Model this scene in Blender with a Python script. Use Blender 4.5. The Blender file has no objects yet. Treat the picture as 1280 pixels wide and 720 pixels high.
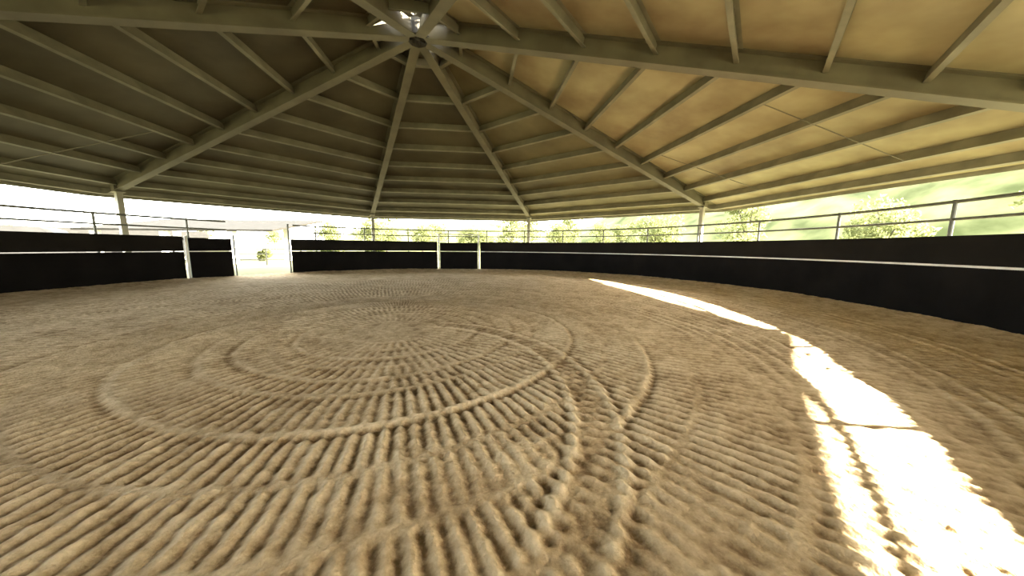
import bpy, bmesh, math, random
import numpy as np
from mathutils import Vector, Matrix
random.seed(4); rng=np.random.default_rng(7)
scene=bpy.context.scene
COL=scene.collection
try:
    scene.view_settings.view_transform='Standard'
    scene.view_settings.look='None'
except Exception: pass

# ---------------------------------------------------------------- constants
CX,CY=-2.465,8.691          # pen centre
RV=13.10                    # post ring
TH0=math.radians(74.25)
ZE,ZA=3.485,6.72            # underside of hip beams at posts / apex
RW,WH=11.775,1.825          # wall radius / height
SLOT=1.21
RO=14.96
SLOPE=(ZA-ZE)/RV
BD=0.45
KX,KY=-2.084,0.211          # sun travel per metre of drop

def vdir(i):
    a=TH0+i*math.pi/4
    return Vector((math.cos(a),math.sin(a),0))
CEN=Vector((CX,CY,0))
def hip_pt(i,r,dz=0.0):
    v=CEN+vdir(i)*r; v.z=ZA-SLOPE*r+dz; return v
def on_circle(deg,r,z=0):
    a=math.radians(deg); return Vector((CX+r*math.cos(a),CY+r*math.sin(a),z))

# ---------------------------------------------------------------- materials
def newmat(name):
    m=bpy.data.materials.new(name); m.use_nodes=True
    nt=m.node_tree; b=nt.nodes['Principled BSDF']
    return m,nt,b
def simple(name,c1,c2,scale=3.0,rough=0.6,metal=0.0,bump=0.0,detail=4,bscale=None,spec=None):
    m,nt,b=newmat(name)
    tc=nt.nodes.new('ShaderNodeTexCoord')
    n=nt.nodes.new('ShaderNodeTexNoise'); n.inputs['Scale'].default_value=scale; n.inputs['Detail'].default_value=detail
    nt.links.new(tc.outputs['Object'],n.inputs['Vector'])
    r=nt.nodes.new('ShaderNodeValToRGB')
    r.color_ramp.elements[0].position=0.35; r.color_ramp.elements[1].position=0.68
    r.color_ramp.elements[0].color=(*c1,1); r.color_ramp.elements[1].color=(*c2,1)
    nt.links.new(n.outputs['Fac'],r.inputs['Fac']); nt.links.new(r.outputs['Color'],b.inputs['Base Color'])
    b.inputs['Roughness'].default_value=rough; b.inputs['Metallic'].default_value=metal
    if spec is not None: b.inputs['Specular IOR Level'].default_value=spec
    if bump:
        n2=nt.nodes.new('ShaderNodeTexNoise'); n2.inputs['Scale'].default_value=bscale or scale*6
        nt.links.new(tc.outputs['Object'],n2.inputs['Vector'])
        bp=nt.nodes.new('ShaderNodeBump'); bp.inputs['Strength'].default_value=bump; bp.inputs['Distance'].default_value=0.02
        nt.links.new(n2.outputs['Fac'],bp.inputs['Height']); nt.links.new(bp.outputs['Normal'],b.inputs['Normal'])
    return m
M_beam=simple('beam_paint',(.115,.10,.062),(.165,.148,.092),1.5,.6)
M_hub=simple('hub_steel',(.035,.03,.02),(.06,.052,.035),3,.6)
M_purlin=simple('purlin_steel',(.165,.152,.10),(.245,.228,.155),2.0,.6)
M_post=simple('post_paint',(.36,.34,.26),(.46,.44,.35),2.0,.5)
M_pipe=simple('galvanised_pipe',(.10,.105,.085),(.15,.155,.125),6.0,.5)
M_dark=simple('weathered_dark_steel',(.012,.013,.010),(.024,.024,.018),4.0,.7,spec=.1)
M_white=simple('white_paint',(.70,.70,.66),(.8,.8,.76),4.0,.5)
M_rubber=simple('black_rubber',(.0025,.0022,.0022),(.007,.006,.0055),1.2,.9,bump=.15,spec=.15)
M_rubber2=simple('dusty_black_rubber',(.006,.005,.0038),(.0125,.0102,.0078),1.0,.9,bump=.15,spec=.2)
M_trunk=simple('bark',(.05,.04,.03),(.10,.08,.06),5,.9,bump=.5)
M_shedroof=simple('shed_roof_metal',(.014,.013,.010),(.022,.020,.016),2,.8,spec=.05)
M_shedwall=simple('shed_wall_cladding',(.012,.0125,.012),(.019,.0195,.018),1,.8,spec=.05)
M_van=simple('grey_white_paint',(.022,.022,.021),(.028,.028,.027),1,.6,spec=.1)
M_glass=simple('dark_glass',(.002,.0025,.003),(.004,.0045,.005),2,.4,spec=.1)
M_tyre=simple('tyre_rubber',(.004,.004,.004),(.008,.008,.008),6,.9,spec=.05)

def roofmat(name,c1,c2):
    m,nt,b=newmat(name)
    tc=nt.nodes.new('ShaderNodeTexCoord')
    n=nt.nodes.new('ShaderNodeTexNoise'); n.inputs['Scale'].default_value=.55; n.inputs['Detail'].default_value=4; n.inputs['Roughness'].default_value=.55
    nt.links.new(tc.outputs['Object'],n.inputs['Vector'])
    r=nt.nodes.new('ShaderNodeValToRGB')
    e=r.color_ramp.elements
    e[0].position=.33; e[0].color=(*c1,1); e[1].position=.66; e[1].color=(*c2,1)
    nt.links.new(n.outputs['Fac'],r.inputs['Fac'])
    nt.links.new(r.outputs['Color'],b.inputs['Base Color'])
    b.inputs['Roughness'].default_value=.65
    return m
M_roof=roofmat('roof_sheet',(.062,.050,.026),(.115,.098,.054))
M_roof_half_lit=roofmat('roof_sheet_half_lit',(.115,.093,.045),(.20,.175,.092))  # same sheet, weaker bounce glow painted in as a mid tone
M_roof_lit=roofmat('roof_sheet_lit',(.22,.165,.085),(.42,.37,.215))  # same sheet, sun-bounce glow of the right panels painted into its colour

def sandmat():
    m,nt,b=newmat('raked_sand')
    at=nt.nodes.new('ShaderNodeAttribute'); at.attribute_name='crest'
    tc=nt.nodes.new('ShaderNodeTexCoord')
    n=nt.nodes.new('ShaderNodeTexNoise'); n.inputs['Scale'].default_value=26; n.inputs['Detail'].default_value=6; n.inputs['Roughness'].default_value=.65
    nt.links.new(tc.outputs['Object'],n.inputs['Vector'])
    n2=nt.nodes.new('ShaderNodeTexNoise'); n2.inputs['Scale'].default_value=.5; n2.inputs['Detail'].default_value=3
    nt.links.new(tc.outputs['Object'],n2.inputs['Vector'])
    def math_(op,a,bv):
        k=nt.nodes.new('ShaderNodeMath'); k.operation=op
        for i,v in enumerate((a,bv)):
            if isinstance(v,(int,float)): k.inputs[i].default_value=v
            else: nt.links.new(v,k.inputs[i])
        return k.outputs[0]
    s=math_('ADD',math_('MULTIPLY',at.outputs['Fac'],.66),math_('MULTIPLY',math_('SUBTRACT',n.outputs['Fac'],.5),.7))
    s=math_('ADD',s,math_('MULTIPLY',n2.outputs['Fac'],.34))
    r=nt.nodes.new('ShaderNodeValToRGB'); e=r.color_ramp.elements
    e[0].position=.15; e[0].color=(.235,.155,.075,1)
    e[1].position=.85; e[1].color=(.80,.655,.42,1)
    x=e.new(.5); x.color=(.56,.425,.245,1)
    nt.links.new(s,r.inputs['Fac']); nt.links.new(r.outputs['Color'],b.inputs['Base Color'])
    b.inputs['Roughness'].default_value=.95
    b.inputs['Specular IOR Level'].default_value=.15
    n4=nt.nodes.new('ShaderNodeTexNoise'); n4.inputs['Scale'].default_value=45; n4.inputs['Detail'].default_value=5
    nt.links.new(tc.outputs['Object'],n4.inputs['Vector'])
    bp=nt.nodes.new('ShaderNodeBump'); bp.inputs['Strength'].default_value=.7; bp.inputs['Distance'].default_value=.018
    nt.links.new(n4.outputs['Fac'],bp.inputs['Height']); nt.links.new(bp.outputs['Normal'],b.inputs['Normal'])
    return m
M_sand=sandmat()
M_ground=simple('outside_grass_and_dirt',(.07,.075,.032),(.17,.15,.09),.12,.95,detail=8,spec=.1)
M_hill=simple('hill_scrub',(.035,.043,.013),(.14,.145,.065),.2,.95,detail=12,spec=.1)
def leafmat(name,c1,c2):
    m=simple(name,c1,c2,.8,.8,spec=.1)
    nt=m.node_tree; b=nt.nodes['Principled BSDF']; out=nt.nodes['Material Output']
    tr=nt.nodes.new('ShaderNodeBsdfTranslucent'); tr.inputs[0].default_value=(c2[0]*1.2,c2[1]*1.2,c2[2],1)
    mix=nt.nodes.new('ShaderNodeMixShader'); mix.inputs[0].default_value=.4
    nt.links.new(b.outputs[0],mix.inputs[1]); nt.links.new(tr.outputs[0],mix.inputs[2]); nt.links.new(mix.outputs[0],out.inputs[0])
    return m
M_leaf=leafmat('leaves',(.075,.088,.032),(.18,.195,.085))

# ---------------------------------------------------------------- helpers
def link(o): COL.objects.link(o); return o
def mesh_obj(name,verts,faces,mat,smooth=False,parent=None,label=None,cat=None,group=None,kind=None):
    me=bpy.data.meshes.new(name); me.from_pydata([tuple(v) for v in verts],[],faces); me.update()
    bm=bmesh.new(); bm.from_mesh(me); bmesh.ops.recalc_face_normals(bm,faces=bm.faces); bm.to_mesh(me); bm.free()
    if smooth:
        for p in me.polygons: p.use_smooth=True
    me.materials.append(mat)
    o=link(bpy.data.objects.new(name,me))
    if parent: o.parent=parent
    tag(o,label,cat,group,kind); return o
def tag(o,label=None,cat=None,group=None,kind=None):
    if label: o['label']=label
    if cat: o['category']=cat
    if group: o['group']=group
    if kind: o['kind']=kind
def empty(name,loc,label,cat,group=None):
    o=link(bpy.data.objects.new(name,None)); o.location=loc; tag(o,label,cat,group); return o
class G:
    def __init__(s): s.v=[];s.f=[]
    def add(s,vs,fs):
        n=len(s.v); s.v+= [Vector(v) for v in vs]; s.f+=[tuple(i+n for i in f) for f in fs]
    def extr(s,prof,p0,p1,up=Vector((0,0,1)),prof1=None):
        p0=Vector(p0);p1=Vector(p1); d=(p1-p0).normalized()
        side=d.cross(up).normalized(); u=side.cross(d).normalized()
        n=len(prof); prof1=prof1 or prof
        vs=[p0+side*a+u*b for a,b in prof]+[p1+side*a+u*b for a,b in prof1]
        fs=[(i,(i+1)%n,(i+1)%n+n,i+n) for i in range(n)]+[tuple(range(n))[::-1],tuple(range(n,2*n))]
        s.add(vs,fs)
    def box(s,c,size,rot=0):
        c=Vector(c); x,y,z=[k/2 for k in size]; R=Matrix.Rotation(rot,3,'Z')
        vs=[c+R@Vector((sx*x,sy*y,sz*z)) for sz in(-1,1) for sx,sy in((-1,-1),(1,-1),(1,1),(-1,1))]
        s.add(vs,[(3,2,1,0),(4,5,6,7),(0,1,5,4),(1,2,6,5),(2,3,7,6),(3,0,4,7)])
    def pipe(s,p0,p1,r,n=10):
        prof=[(r*math.cos(2*math.pi*i/n),r*math.sin(2*math.pi*i/n)) for i in range(n)]
        d=Vector(p1)-Vector(p0)
        up=Vector((0,0,1)) if abs(d.normalized().z)<.9 else Vector((1,0,0))
        s.extr(prof,p0,p1,up)
    def sweep(s,pts,prof_fn):
        rings=[prof_fn(p) for p in pts]; m=len(rings[0]); vs=[v for r in rings for v in r]; fs=[]
        for j in range(len(rings)-1):
            for i in range(m):
                a=j*m+i;b=j*m+(i+1)%m; fs.append((a,b,b+m,a+m))
        fs.append(tuple(range(m))[::-1]); k=(len(rings)-1)*m; fs.append(tuple(range(k,k+m)))
        s.add(vs,fs)
    def obj(s,name,mat,**k):
        org=k.pop('origin',None)
        if org is not None:
            org=Vector(org); s.v=[v-org for v in s.v]
        o=mesh_obj(name,s.v,s.f,mat,**k)
        if org is not None: o.location=org
        return o
def rect(w,z0,z1): return [(-w/2,z0),(w/2,z0),(w/2,z1),(-w/2,z1)]
def ibeam(w,z0,z1,tf=.03,tw=.02):
    a=w/2;t=tw/2
    return [(-a,z0),(a,z0),(a,z0+tf),(t,z0+tf),(t,z1-tf),(a,z1-tf),(a,z1),(-a,z1),(-a,z1-tf),(-t,z1-tf),(-t,z0+tf),(-a,z0+tf)]

# ---------------------------------------------------------------- roof
for i in range(8):
    g=G(); p0=hip_pt(i,.22); p1=hip_pt(i,RV+.35)
    g.extr(ibeam(.24,0,BD-.01),p0,p1)
    q=hip_pt(i,RV)
    g.box((q.x,q.y,q.z+.2),(.20,.02,.34),TH0+i*math.pi/4+math.pi/2)
    g.obj('roof_beam',M_beam,label='tan painted steel hip beam from hub to corner post',cat='roof beam',group='hip beams of the roof')
for i in range(8):
    g=G(); q=hip_pt(i,RV); a=TH0+i*math.pi/4
    e=empty('roof_post',(q.x,q.y,0),'pale painted square steel post carrying the roof corner','post','roof corner posts')
    g.box((0,0,(q.z-.03)/2),(.17,.17,q.z-.03),a)
    g.obj('shaft',M_post,parent=e)
    g=G(); g.box((0,0,.012),(.36,.36,.024),a)
    for sx in(-1,1):
        for sy in(-1,1):
            g.pipe((sx*.13,sy*.13,.024),(sx*.13,sy*.13,.06),.014,6)
    g.obj('base_plate',M_post,parent=e)
    g=G(); g.box((0,0,q.z-.03),(.28,.28,.03),a); g.obj('cap_plate',M_post,parent=e)
RI=0.80
V=[];F=[];MI=[]
def roofz(r): return ZA-SLOPE*r+BD+.012
for i in range(8):
    a=vdir(i);b=vdir(i+1)
    n=len(V)
    for r,vv in((RI,a),(RO,a),(RO,b),(RI,b)):
        p=CEN+vv*r; p.z=roofz(r); V.append(p)
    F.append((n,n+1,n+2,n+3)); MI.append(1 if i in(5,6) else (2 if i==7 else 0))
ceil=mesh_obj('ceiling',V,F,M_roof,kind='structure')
ceil.data.materials.append(M_roof_lit); ceil.data.materials.append(M_roof_half_lit)
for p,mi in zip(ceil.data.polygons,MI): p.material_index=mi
g=G()
for i in range(8):
    p=CEN+vdir(i)*RO;q=CEN+vdir(i+1)*RO; p.z=q.z=roofz(RO)
    g.extr(rect(.02,-.115,.02),p,q)
g.obj('trim_1',M_purlin,kind='structure')
ts=[.09,.205,.32,.434,.548,.661,.774,.887,1.0,1.085]
for i in range(8):
    a=vdir(i);b=vdir(i+1)
    for t in ts:
        r=RV*t
        pa=CEN+a*r; pb=CEN+b*r; z=roofz(r)-.008
        pa.z=pb.z=z
        d=(pb-pa).normalized()
        if t<=1.01: pa+=d*.025; pb-=d*.025
        slope_n=(Vector((0,0,1))+((a+b)/2).normalized()*(SLOPE/math.cos(math.pi/8))).normalized()
        D=.225;w=.09;th=.006;lp=.022
        prof=[(0,-D),(w,-D),(w,-D+lp),(w-th,-D+lp),(w-th,-D+th),(th,-D+th),(th,-th),(w,-th),(w,0),(0,0)]
        g=G(); g.extr(prof,pa,pb,slope_n)
        mid=(pa+pb)/2
        g.obj('roof_purlin',M_purlin,origin=mid,label='folded cream steel purlin spanning between two hip beams',cat='purlin',group='roof purlins')
    if i not in (2,6): continue
    nd=((a+b)/2).normalized(); ed=(b-a).normalized(); ap=math.cos(math.pi/8)
    for s in (-.2,.2):
        side=2*RV*math.sin(math.pi/8)
        g=G()
        t0,t1=.661,.995
        off=ed*(s*side)
        P0=CEN+nd*(RV*t0*ap)+off; P0.z=roofz(RV*t0)-.237
        P1=CEN+nd*(RV*t1*ap)+off; P1.z=roofz(RV*t1)-.237
        g.extr([(0,-.004),(.02,-.004),(.02,.0),(.004,.0),(.004,.02),(0,.02)],P0,P1)
        g.obj('purlin_brace',M_beam,label='thin steel angle brace running down slope across the purlins',cat='brace',group='purlin braces')
hub=empty('roof_hub',(CX,CY,ZA),'round dark steel hub joining the hip beams at the roof peak','roof hub')
n=24
def ringmesh(g,z0,z1,ro,ri):
    vs=[];fs=[]
    for k in range(n):
        c,s=math.cos(2*math.pi*k/n),math.sin(2*math.pi*k/n)
        vs+=[(ri*c,ri*s,z0),(ro*c,ro*s,z0),(ro*c,ro*s,z1),(ri*c,ri*s,z1)]
    for k in range(n):
        a0=4*k;b0=4*((k+1)%n)
        for j in range(4): fs.append((a0+j,a0+(j+1)%4,b0+(j+1)%4,b0+j))
    g.add(vs,fs)
for zz in (-.04,BD-.03):
    g=G(); ringmesh(g,zz,zz+.04,.36,.22); g.obj('ring_plate',M_hub,parent=hub)
g=G(); ringmesh(g,-.02,BD,.24,.21); g.obj('drum',M_hub,parent=hub)
for k in range(4):
    g=G()
    a=k*math.pi/4; c,s=math.cos(a)*.21,math.sin(a)*.21
    g.extr(rect(.02,0,.05),(-c,-s,.01+k*.001),(c,s,.01+k*.001))
    g.obj('cross_brace',M_hub,parent=hub)
cup=empty('roof_cupola',(CX,CY,roofz(RI)),'small raised vent cap over the opening at the roof peak','roof vent')
g=G()
pts=[vdir(i)*(RI+.1) for i in range(8)]
vs=[p+Vector((0,0,.62)) for p in pts]+[Vector((0,0,.85))]
g.add(vs,[(i,(i+1)%8,8) for i in range(8)])
g.obj('cap',M_roof,parent=cup)
for i in range(8):
    g=G(); g.extr(rect(.03,-.015,.015),vdir(i)*RI,vdir(i)*RI+Vector((0,0,.64)),vdir(i)); g.obj('upright',M_beam,parent=cup)
g=G()
g.sweep(list(range(9)),lambda k:[vdir(k)*(RI+dx)+Vector((0,0,dz)) for dx,dz in((-.015,-.05),(.015,-.05),(.015,.06),(-.015,.06))])
g.obj('curb',M_beam,parent=cup)

# ---------------------------------------------------------------- wall
def wall_arc(g,a0,a1,z0,z1,r=RW,th=.025,step=1.5):
    n=max(2,int(abs(a1-a0)/step)+1)
    pts=[a0+(a1-a0)*k/(n-1) for k in range(n)]
    def pf(a): return [on_circle(a,r,z0),on_circle(a,r+th,z0),on_circle(a,r+th,z1),on_circle(a,r,z1)]
    g.sweep(pts,pf)
def wall(name,a0,a1):
    g=G(); wall_arc(g,a0,a1,-.05,SLOT-.016); nl=len(g.f); wall_arc(g,a0,a1,SLOT+.016,WH)
    o=g.obj(name,M_rubber,kind='structure'); o.data.materials.append(M_rubber2)
    for p in o.data.polygons:
        if p.index>=nl: p.material_index=1
    return o
wall('wall_back',139.9,101.6)
wall('wall_right',88.2,-30)
wall('wall_front',-30,-110)
wall('wall_left',159.3,250)
g=G(); wall_arc(g,88.2,-110,SLOT-.022,SLOT+.022,RW-.012,.035); g.obj('trim_2',M_white,kind='structure')
rail=empty('railing',(CX,CY,0),'galvanised two-rail pipe railing standing above the black ring wall','railing')
def loc(v): return v-CEN
rads=RW+.085
for k in range(30):
    a=2.2+12*k
    if abs(a-146.2)<1: continue
    g=G(); g.pipe(loc(on_circle(a,rads,0)),loc(on_circle(a,rads,2.55)),.034,10)
    g.pipe(loc(on_circle(a,rads,2.55)),loc(on_circle(a,rads,2.57)),.04,10)
    g.obj('post',M_pipe,parent=rail)
def rpipe(z,a0,a1,r=.028):
    g=G(); n=int(abs(a1-a0)/3)+1
    def pf(a):
        c=on_circle(a,rads,z); rd=Vector((math.cos(math.radians(a)),math.sin(math.radians(a)),0))
        return [loc(c+rd*(r*math.cos(t*math.pi/4))+Vector((0,0,r*math.sin(t*math.pi/4)))) for t in range(8)]
    g.sweep([a0+(a1-a0)*k/n for k in range(n+1)],pf); return g
rpipe(2.53,152,499.2,.036).obj('top_rail',M_pipe,parent=rail)
rpipe(2.17,152,499.2,.03).obj('mid_rail',M_pipe,parent=rail)

def gate(name,a0,a1,label,top,frame_mat,rr=RW-.05,posts=(1,1),over=None):
    base=on_circle((a0+a1)/2,rr,0)
    e=empty(name,base,label,'gate')
    P0=on_circle(a0,rr,0)-base;P1=on_circle(a1,rr,0)-base
    up=Vector((0,0,1)); d=(P1-P0).normalized()
    for z0,z1 in((.06,SLOT-.02),(SLOT+.02,WH-.06)):
        g=G(); g.extr(rect(.02,z0,z1),P0+d*.06,P1-d*.06); g.obj('panel',M_rubber,parent=e)
    g=G()
    if posts[0]: g.pipe(P0,P0+up*top,.05)
    if posts[1]: g.pipe(P1,P1+up*top,.05)
    if over: g.pipe(P0+up*over,P1+up*over,.035)
    g.obj('frame',frame_mat,parent=e)
    g=G(); g.pipe(P0+d*.05+up*SLOT,P1-d*.05+up*SLOT,.018); g.obj('cross_bar',frame_mat,parent=e)
    return e
gate('arena_gate',101.1,88.7,'closed black panelled gate in a white pipe frame',2.35,M_white,RW+.0,over=2.3)
gate('arena_gate',158.8,151.2,'black panelled gate leaf hung on a white post beside the opening',1.85,M_white,RW+.0,(1,0))
e=empty('gate_post',on_circle(140.3,RW,0),'slim pale pipe post at the edge of the open gateway','post')
g=G(); g.pipe((0,0,0),(0,0,2.55),.04); g.obj('shaft',M_pipe,parent=e)
g=G(); g.pipe((0,0,2.55),(0,0,2.58),.05); g.obj('cap',M_pipe,parent=e)
e=empty('gate_post',on_circle(151.0,RW,0),'slim grey pipe post at the edge of the open gateway','post')
g=G(); g.pipe((0,0,0),(0,0,1.9),.03); g.obj('shaft',M_pipe,parent=e)
g=G(); g.pipe((0,0,1.9),(0,0,1.93),.04); g.obj('cap',M_pipe,parent=e)

# ---------------------------------------------------------------- sand floor
def vnoise(x,y,seed):
    xi=np.floor(x).astype(np.int64); yi=np.floor(y).astype(np.int64); xf=x-xi; yf=y-yi
    def h(a,b):
        n=(a*374761393+b*668265263+seed*974634777)&0xffffffff
        n=((n^(n>>13))*1274126177)&0xffffffff
        return ((n^(n>>16))&0xffff)/65535.0
    u=xf*xf*(3-2*xf); v=yf*yf*(3-2*yf)
    return (h(xi,yi)*(1-u)+h(xi+1,yi)*u)*(1-v)+(h(xi,yi+1)*(1-u)+h(xi+1,yi+1)*u)*v-.5
def fbm(x,y,s,seed,o=3):
    t=0;a=1
    for k in range(o):
        t=t+a*vnoise(x/s*2**k+17*k,y/s*2**k-9*k,seed+k); a*=.5
    return t
angs=np.concatenate([np.arange(-8,188,.16),np.arange(188,352,2.0)])*math.pi/180
NR=950
R0=.45
d=np.stack([np.cos(angs),np.sin(angs)],1)
bq=d@np.array([CX,CY]); rmax=bq+np.sqrt(bq**2-(CX**2+CY**2)+(RW+.01)**2)
tt=(np.arange(NR)/(NR-1))
rr=R0*(rmax[None,:]/R0)**tt[:,None]
X=rr*d[None,:,0]; Y=rr*d[None,:,1]
def bump1(u,w): return np.exp(-(u/w)**2)
def sst(x): x=np.clip(x,0,1); return x*x*(3-2*x)
def heights(X,Y):
    wx=X+.05*fbm(X,Y,1.3,3); wy=Y+.05*fbm(X,Y,1.3,11)
    h=np.zeros_like(X)
    dx,dy=wx+2.1,wy-5.5; r=np.hypot(dx,dy); a=np.arctan2(dy,dx)
    r=r*(1+.03*np.sin(a+.6))
    # (outer radius, ring strength)
    edges=[.75,1.1,1.45,1.75,2.1,2.45,3.1,3.65,4.2,4.7,5.4,5.9,6.5,7.1,7.7,8.4,9.2]
    ring=[.5,.4,.8,.5,.9,.8,1.2,.15,1.1,.2,.7,.15,.6,.1,.5,.1,.4]
    ribs=np.zeros_like(X)
    for k in range(len(edges)-1):
        e0,e1=edges[k],edges[k+1]
        if e0<2.4: fx,fy=-2.1,5.5
        elif e0<3: fx,fy=-2.3,6.2
        elif e0<4.1: fx,fy=-2.5,7.0
        else: fx,fy=-2.1,5.5
        fa=np.arctan2(X-fx,-(Y-fy))
        dist=(fy-5.5)+(e0+e1)/2
        N=round(2*math.pi*dist/.115)
        m=sst((r-e0)/.07)*sst((e1-r)/.07)
        ph=fa*N+k*2.3+1.2*fbm(X,Y,1.0,40+k,2)
        am=1.0 if e0<4.2 else .9
        if e0<1.2: am=.6
        am=am*np.clip(.95+.9*fbm(X*1.0+k*7,Y,.9,170+k,2),.5,1.15)
        ribs+=m*np.sin(ph)*am
    lim=1-.5*sst((X-1.6)/1.2)*sst((6-Y)/2)
    h+=.0125*ribs*lim
    for k,(e,A) in enumerate(zip(edges,ring)):
        mk=np.clip(.8+1.2*fbm(a*2,r*0+k,1.2,90+k,2),0.2,1)
        h+=A*mk*(.012*bump1(r-e,.045)-.014*bump1(r-e-.08,.04))
    def track(cx,cy,R,a0,a1,half,A,pitch):
        nonlocal h
        ddx,ddy=wx-cx,wy-cy; q=np.hypot(ddx,ddy)-R; aa=np.degrees(np.arctan2(ddy,ddx))
        m=sst((aa-a0)/10)*sst((a1-aa)/10)
        ins=sst((half-np.abs(q))/.06)*m
        h=h*(1-.55*ins)+ins*(-.006+.004*np.sin(np.radians(aa)*R*2*math.pi/pitch+6*np.abs(q)))*A
        h=h+m*A*(.012*bump1(np.abs(q)-half,.045)-.009*bump1(np.abs(q)-half-.08,.04))
    track(-2.3,3.0,3.08,-38,80,.18,1.25,.12)
    track(-1.3,5.4,5.0,-30,125,.12,.9,.13)
    track(-1.1,5.6,4.35,-10,120,.10,.8,.13)
    track(-2.0,6.2,6.3,-25,140,.12,.7,.14)
    track(-2.3,8.0,8.6,-60,120,.14,.7,.15)
    track(-4.5,4.2,5.2,80,190,.12,1.0,.15)
    track(-4.0,5.2,6.6,60,200,.12,1.0,.15)
    track(-2.4,8.4,9.9,-70,200,.12,.8,.15)
    h+=.012*fbm(X,Y,.22,5,3)+.015*fbm(X,Y,.07,25,2)+.03*fbm(X,Y,1.6,60,2)
    rc=np.hypot(X-CX,Y-CY)
    h+=.10*np.clip((rc-10.6)/1.17,0,1)**2
    return h
Hh=heights(X,Y)
base=.03*fbm(X,Y,1.6,60,2)
rc=np.hypot(X-CX,Y-CY)
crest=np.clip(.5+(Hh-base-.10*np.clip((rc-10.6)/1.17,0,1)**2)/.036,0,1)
M=len(angs)
verts=np.stack([X,Y,Hh],-1).reshape(-1,3)
ii,jj=np.meshgrid(np.arange(NR-1),np.arange(M),indexing='ij')
j2=(jj+1)%M
faces=np.stack([ii*M+jj,(ii+1)*M+jj,(ii+1)*M+j2,ii*M+j2],-1).reshape(-1,4)
c0=len(verts)
verts=np.vstack([verts,[0,0,0]])
tri=np.stack([np.full(M,c0),np.arange(M),(np.arange(M)+1)%M],-1)
me=bpy.data.meshes.new('floor')
nf=len(faces); nt_=len(tri)
me.vertices.add(len(verts)); me.vertices.foreach_set('co',verts.astype(np.float32).ravel())
loops=np.concatenate([faces.ravel(),tri.ravel()]).astype(np.int32)
me.loops.add(len(loops)); me.loops.foreach_set('vertex_index',loops)
me.polygons.add(nf+nt_)
st=np.concatenate([np.arange(nf)*4,nf*4+np.arange(nt_)*3]).astype(np.int32)
me.polygons.foreach_set('loop_start',st)
me.polygons.foreach_set('loop_total',np.concatenate([np.full(nf,4),np.full(nt_,3)]).astype(np.int32))
me.polygons.foreach_set('use_smooth',np.ones(nf+nt_,dtype=bool))
me.update(calc_edges=True); me.validate()
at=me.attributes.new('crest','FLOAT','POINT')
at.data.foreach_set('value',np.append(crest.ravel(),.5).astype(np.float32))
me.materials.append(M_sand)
fl=link(bpy.data.objects.new('floor',me)); fl['kind']='structure'

# ---------------------------------------------------------------- outside
g=G(); n=96; vs=[];fs=[]
radii=[RW+.0,14,20,40,90,220]
for r in radii:
    for k in range(n): 
        v=on_circle(360*k/n,r,-.03 if r<13 else -.04); vs.append(v)
for j in range(len(radii)-1):
    for k in range(n):
        fs.append((j*n+k,j*n+(k+1)%n,(j+1)*n+(k+1)%n,(j+1)*n+k))
g.add(vs,fs); gr=g.obj('ground',M_ground,kind='structure')
azs=np.radians(np.arange(-34,100,1.5)); NJ=18; ds=np.linspace(0,1,NJ)
vs=[];fs=[]
for i,a in enumerate(azs):
    az=math.degrees(a)
    env=float(np.clip((az+34)/12,0,1))
    lo=9.5+1.2*math.sin(i*.4)
    hh=lo+ (32+5*math.sin(i*.21)+3*math.sin(i*.53+1)-lo)*float(np.clip((az-12)/35,0,1))
    hh*=env
    d0=66-22*float(np.clip((az-15)/30,0,1))
    for t in ds:
        dd=d0+70*t; vs.append((dd*math.sin(a),dd*math.cos(a),-.5+hh*math.sin(t*math.pi/2)+(.6*math.sin(i*1.3+t*9)+.5*math.sin(i*.7-t*23))*env*min(1,t*4)))
for i in range(len(azs)-1):
    for j in range(NJ-1): fs.append((i*NJ+j,i*NJ+j+1,(i+1)*NJ+j+1,(i+1)*NJ+j))
mesh_obj('hillside',vs,fs,M_hill,smooth=True,kind='structure')

def crown(seed,h,w,low=.3):
    r_=np.random.default_rng(seed); vs=[];fs=[]
    blobs=[(r_.uniform(-.3,.3)*w,r_.uniform(-.3,.3)*w,h*r_.uniform(low,.85),w*r_.uniform(.16,.28)) for _ in range(14)]
    for _ in range(2600):
        b=blobs[r_.integers(len(blobs))]
        v=r_.normal(size=3); v/=np.linalg.norm(v); rad=b[3]*r_.uniform(.6,1.05)
        c=np.array([b[0],b[1],b[2]])+v*rad*np.array([1,1,.75])
        s=r_.uniform(.12,.28); u=r_.normal(size=3); u/=np.linalg.norm(u); w2=np.cross(u,r_.normal(size=3)); w2/=np.linalg.norm(w2)
        n0=len(vs); vs+=[c-u*s,c+w2*s*.5,c+u*s,c-w2*s*.5]; fs.append((n0,n0+1,n0+2,n0+3))
    return vs,fs,blobs
variants=[]
for sd in range(4):
    h=[8,9.5,7,10.5][sd]; w=[6.5,7,6.5,6][sd]
    vs,fs,bl=crown(sd+3,h,w)
    fm=bpy.data.meshes.new('foliage'); fm.from_pydata([tuple(v) for v in vs],[],fs); fm.materials.append(M_leaf)
    g=G()
    segs=[((0,0,-.1),(0.1,0,h*.25),.24,.17),((0.1,0,h*.25),(0,.1,h*.6),.17,.09)]
    for b in bl[:6]: segs.append(((.08,0.02,h*.28),(b[0],b[1],b[2]),.1,.03))
    for p0,p1,r0,r1 in segs:
        p=[(math.cos(t*math.pi/4),math.sin(t*math.pi/4)) for t in range(8)]
        g.extr([(a*r0,b*r0) for a,b in p],p0,p1,Vector((1,.1,0)),[(a*r1,b*r1) for a,b in p])
    tm=bpy.data.meshes.new('trunk'); tm.from_pydata([tuple(v) for v in g.v],[],g.f); tm.materials.append(M_trunk)
    variants.append((fm,tm))
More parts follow.
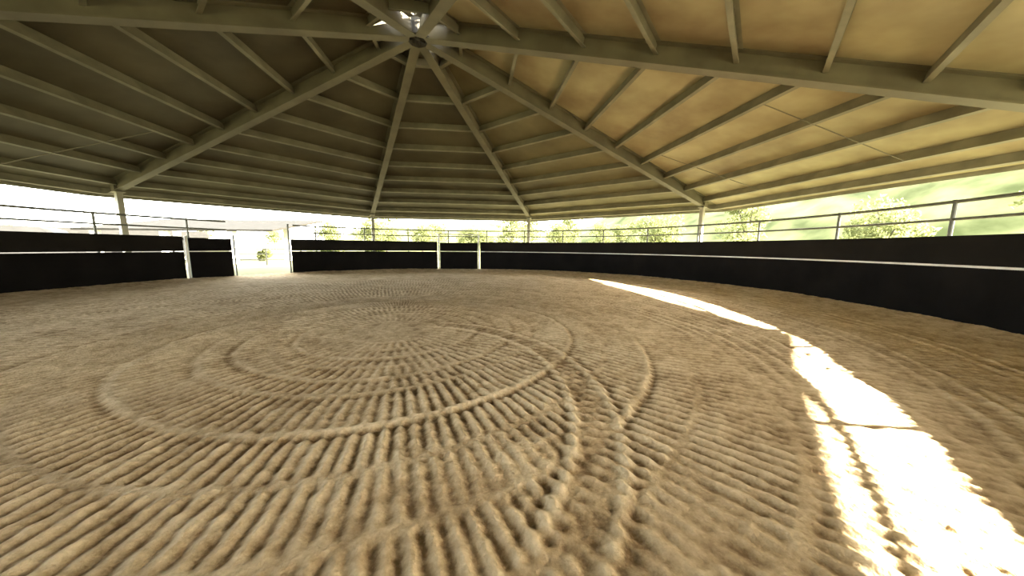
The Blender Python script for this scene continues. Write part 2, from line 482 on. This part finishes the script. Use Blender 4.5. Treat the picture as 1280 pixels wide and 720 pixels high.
def tree(x,y,k,s):
    e=empty('tree',(x,y,-.04),'leafy green tree in full sun beyond the arena','tree','trees around the arena')
    e.scale=(s,s,s); e.rotation_euler=(0,0,random.uniform(0,6.28))
    for nm,m in zip(('foliage','trunk'),variants[k]):
        o=link(bpy.data.objects.new(nm,m)); o.parent=e
        if nm=='foliage': o['kind']='stuff'
def row(az0,az1,dist,step,s0,s1):
    az=az0
    while az<az1:
        a=math.radians(az); dd=dist+random.uniform(-1.2,1.2)
        tree(dd*math.sin(a),dd*math.cos(a),random.randrange(4),random.uniform(s0,s1))
        az+=math.degrees(step/dist)
row(-24,20,40,5.6,.5,.7)
row(24,80,34,7.6,.75,.95)
row(-30,22,56,8.0,.7,.95)
row(-72,-32,82,10,.6,.8)

sx,sy=-27.0,28.0
e=empty('open_shed',(sx,sy,-.04),'open shed with brown metal roof on thick white pillars','shed')
g=G()
g.add([(-8,-3,2.6),(8,-3,2.6),(8,4,3.9),(-8,4,3.9),(-8,-3,2.75),(8,-3,2.75),(8,4,4.05),(-8,4,4.05)],[(0,1,2,3),(4,5,6,7),(0,1,5,4),(1,2,6,5),(2,3,7,6),(3,0,4,7)])
g.obj('roof',M_shedroof,parent=e)
for px in (-6.6,-1,4.4):
    for py,hh in((-2.6,2.66),(3.6,3.8)):
        g=G(); g.box((px,py,hh/2),(.42,.42,hh)); g.box((px,py,.1),(.55,.55,.2)); g.obj('pillar',M_white,parent=e)
e=empty('stable_block',(-50,35,-.04),'long low grey stable block with shallow gable roof','building')
e.rotation_euler=(0,0,math.radians(50))
g=G(); g.box((0,0,1.25),(22,6,2.5)); g.obj('wall',M_shedwall,parent=e)
g=G(); g.add([(-11.5,-3.6,2.4),(11.5,-3.6,2.4),(11.5,3.6,2.4),(-11.5,3.6,2.4),(-11.5,0,3.3),(11.5,0,3.3)],[(0,1,5,4),(2,3,4,5),(1,2,5),(3,0,4),(3,2,1,0)]); g.obj('roof',M_shedroof,parent=e)
for k in range(5):
    g=G(); g.box((-8+4*k,-3.02,1.1),(1.3,.06,2.2)); g.obj('door',M_tyre,parent=e)
e=empty('van',(-30.5,19.5,-.04),'white high-roofed van parked beyond the railing','van')
e.rotation_euler=(0,0,math.radians(35))
side=[(-2.6,.4),(-2.65,2.3),(-2.5,2.5),(1.1,2.5),(1.5,2.35),(2.05,1.45),(2.75,1.15),(2.85,.5),(2.8,.4)]
g=G(); nn=len(side)
g.add([(x,-.95 if z<1.5 else -.86,z) for x,z in side]+[(x,.95 if z<1.5 else .86,z) for x,z in side],[(i,(i+1)%nn,(i+1)%nn+nn,i+nn) for i in range(nn)]+[tuple(range(nn))[::-1],tuple(range(nn,2*nn))]); g.obj('body',M_van,parent=e)
for s in(-1,1):
    for x0,x1 in((.75,1.75),(-.9,.4),(-2.4,-1.1)):
        g=G(); g.add([(x0,s*.965,1.45),(x1,s*.965,1.45),(min(x1,1.45),s*.885,2.1),(x0,s*.885,2.1)],[(0,1,2,3)]); g.obj('side_window',M_glass,parent=e)
    for x in(-1.7,1.9):
        g=G(); g.pipe((x,s*.78,.36),(x,s*.99,.36),.36,20); g.obj('wheel',M_tyre,parent=e)
g=G(); g.add([(1.56,-.80,2.26),(1.56,.80,2.26),(2.06,.86,1.5),(2.06,-.86,1.5)],[(0,1,2,3)]); g.obj('windscreen',M_glass,parent=e)
e=empty('yard_fence',(-21,23.0,-.04),'grey pipe yard fence beyond the open gateway','fence')
e.rotation_euler=(0,0,math.radians(25))
for z in (.45,.85,1.25):
    g=G(); g.pipe((-4.4,0,z),(7,0,z),.035); g.obj('rail',M_dark,parent=e)
for k in range(6):
    g=G(); g.pipe((-4.4+2.25*k,0,0),(-4.4+2.25*k,0,1.35),.05); g.obj('post',M_dark,parent=e)
bv,bf,_=crown(31,1.5,1.8,.15)
bm_=bpy.data.meshes.new('foliage'); bm_.from_pydata([tuple(np.array(v)*1.0) for v in bv],[],bf); bm_.materials.append(M_leaf)
g=G()
for k in range(5):
    a=k*1.26; g.pipe((.05*math.cos(a),.05*math.sin(a),0),(.4*math.cos(a),.4*math.sin(a),.8),.02,6)
sm_=bpy.data.meshes.new('stem'); sm_.from_pydata([tuple(v) for v in g.v],[],g.f); sm_.materials.append(M_trunk)
for (x,y,s) in [(-24.5,31,.7),(-17.5,30.5,1.1),(-13.5,31,1.0)]:
    e=empty('shrub',(x,y,-.04),'low leafy shrub in full sun near the yard fence','shrub','shrubs by the yard fence')
    e.scale=(s,s,s)
    for nm,m in(('foliage',bm_),('stem',sm_)):
        o=link(bpy.data.objects.new(nm,m)); o.parent=e
        if nm=='foliage': o['kind']='stuff'

# ---------------------------------------------------------------- light
S=bpy.data.lights.new('sun','SUN'); S.energy=120; S.angle=math.radians(.53); S.color=(1,.92,.78)
so=link(bpy.data.objects.new('sun',S)); so.rotation_euler=Vector((KX,KY,-1)).to_track_quat('-Z','Y').to_euler()
so.location=(20,-2,15)
w=bpy.data.worlds.new('World'); scene.world=w; w.use_nodes=True; nt=w.node_tree
bg=nt.nodes['Background']; sky=nt.nodes.new('ShaderNodeTexSky')
try:
    sky.sky_type='NISHITA'; sky.sun_disc=False; sky.sun_elevation=math.radians(25.5); sky.sun_rotation=math.radians(95); sky.dust_density=3
except Exception: pass
mx=nt.nodes.new('ShaderNodeMix'); mx.data_type='RGBA'; mx.inputs[0].default_value=.9
mx.inputs[7].default_value=(1.0,.97,.88,1)
nt.links.new(sky.outputs[0],mx.inputs[6]); nt.links.new(mx.outputs[2],bg.inputs[0]); bg.inputs[1].default_value=12.5

# ---------------------------------------------------------------- camera
cd=bpy.data.cameras.new('camera'); cam=link(bpy.data.objects.new('camera',cd)); scene.camera=cam
cd.sensor_width=36; cd.lens=389.3/1280*36; cd.clip_start=.05; cd.clip_end=600
pit,rol=.1295,-.0095
fwd=Vector((0,math.cos(pit),-math.sin(pit))); up=Vector((0,math.sin(pit),math.cos(pit))); rt=Vector((1,0,0))
c,s=math.cos(rol),math.sin(rol)
r2=rt*c-up*s; u2=rt*s+up*c
cam.matrix_world=Matrix(((r2.x,u2.x,-fwd.x,0),(r2.y,u2.y,-fwd.y,0),(r2.z,u2.z,-fwd.z,1.5),(0,0,0,1)))
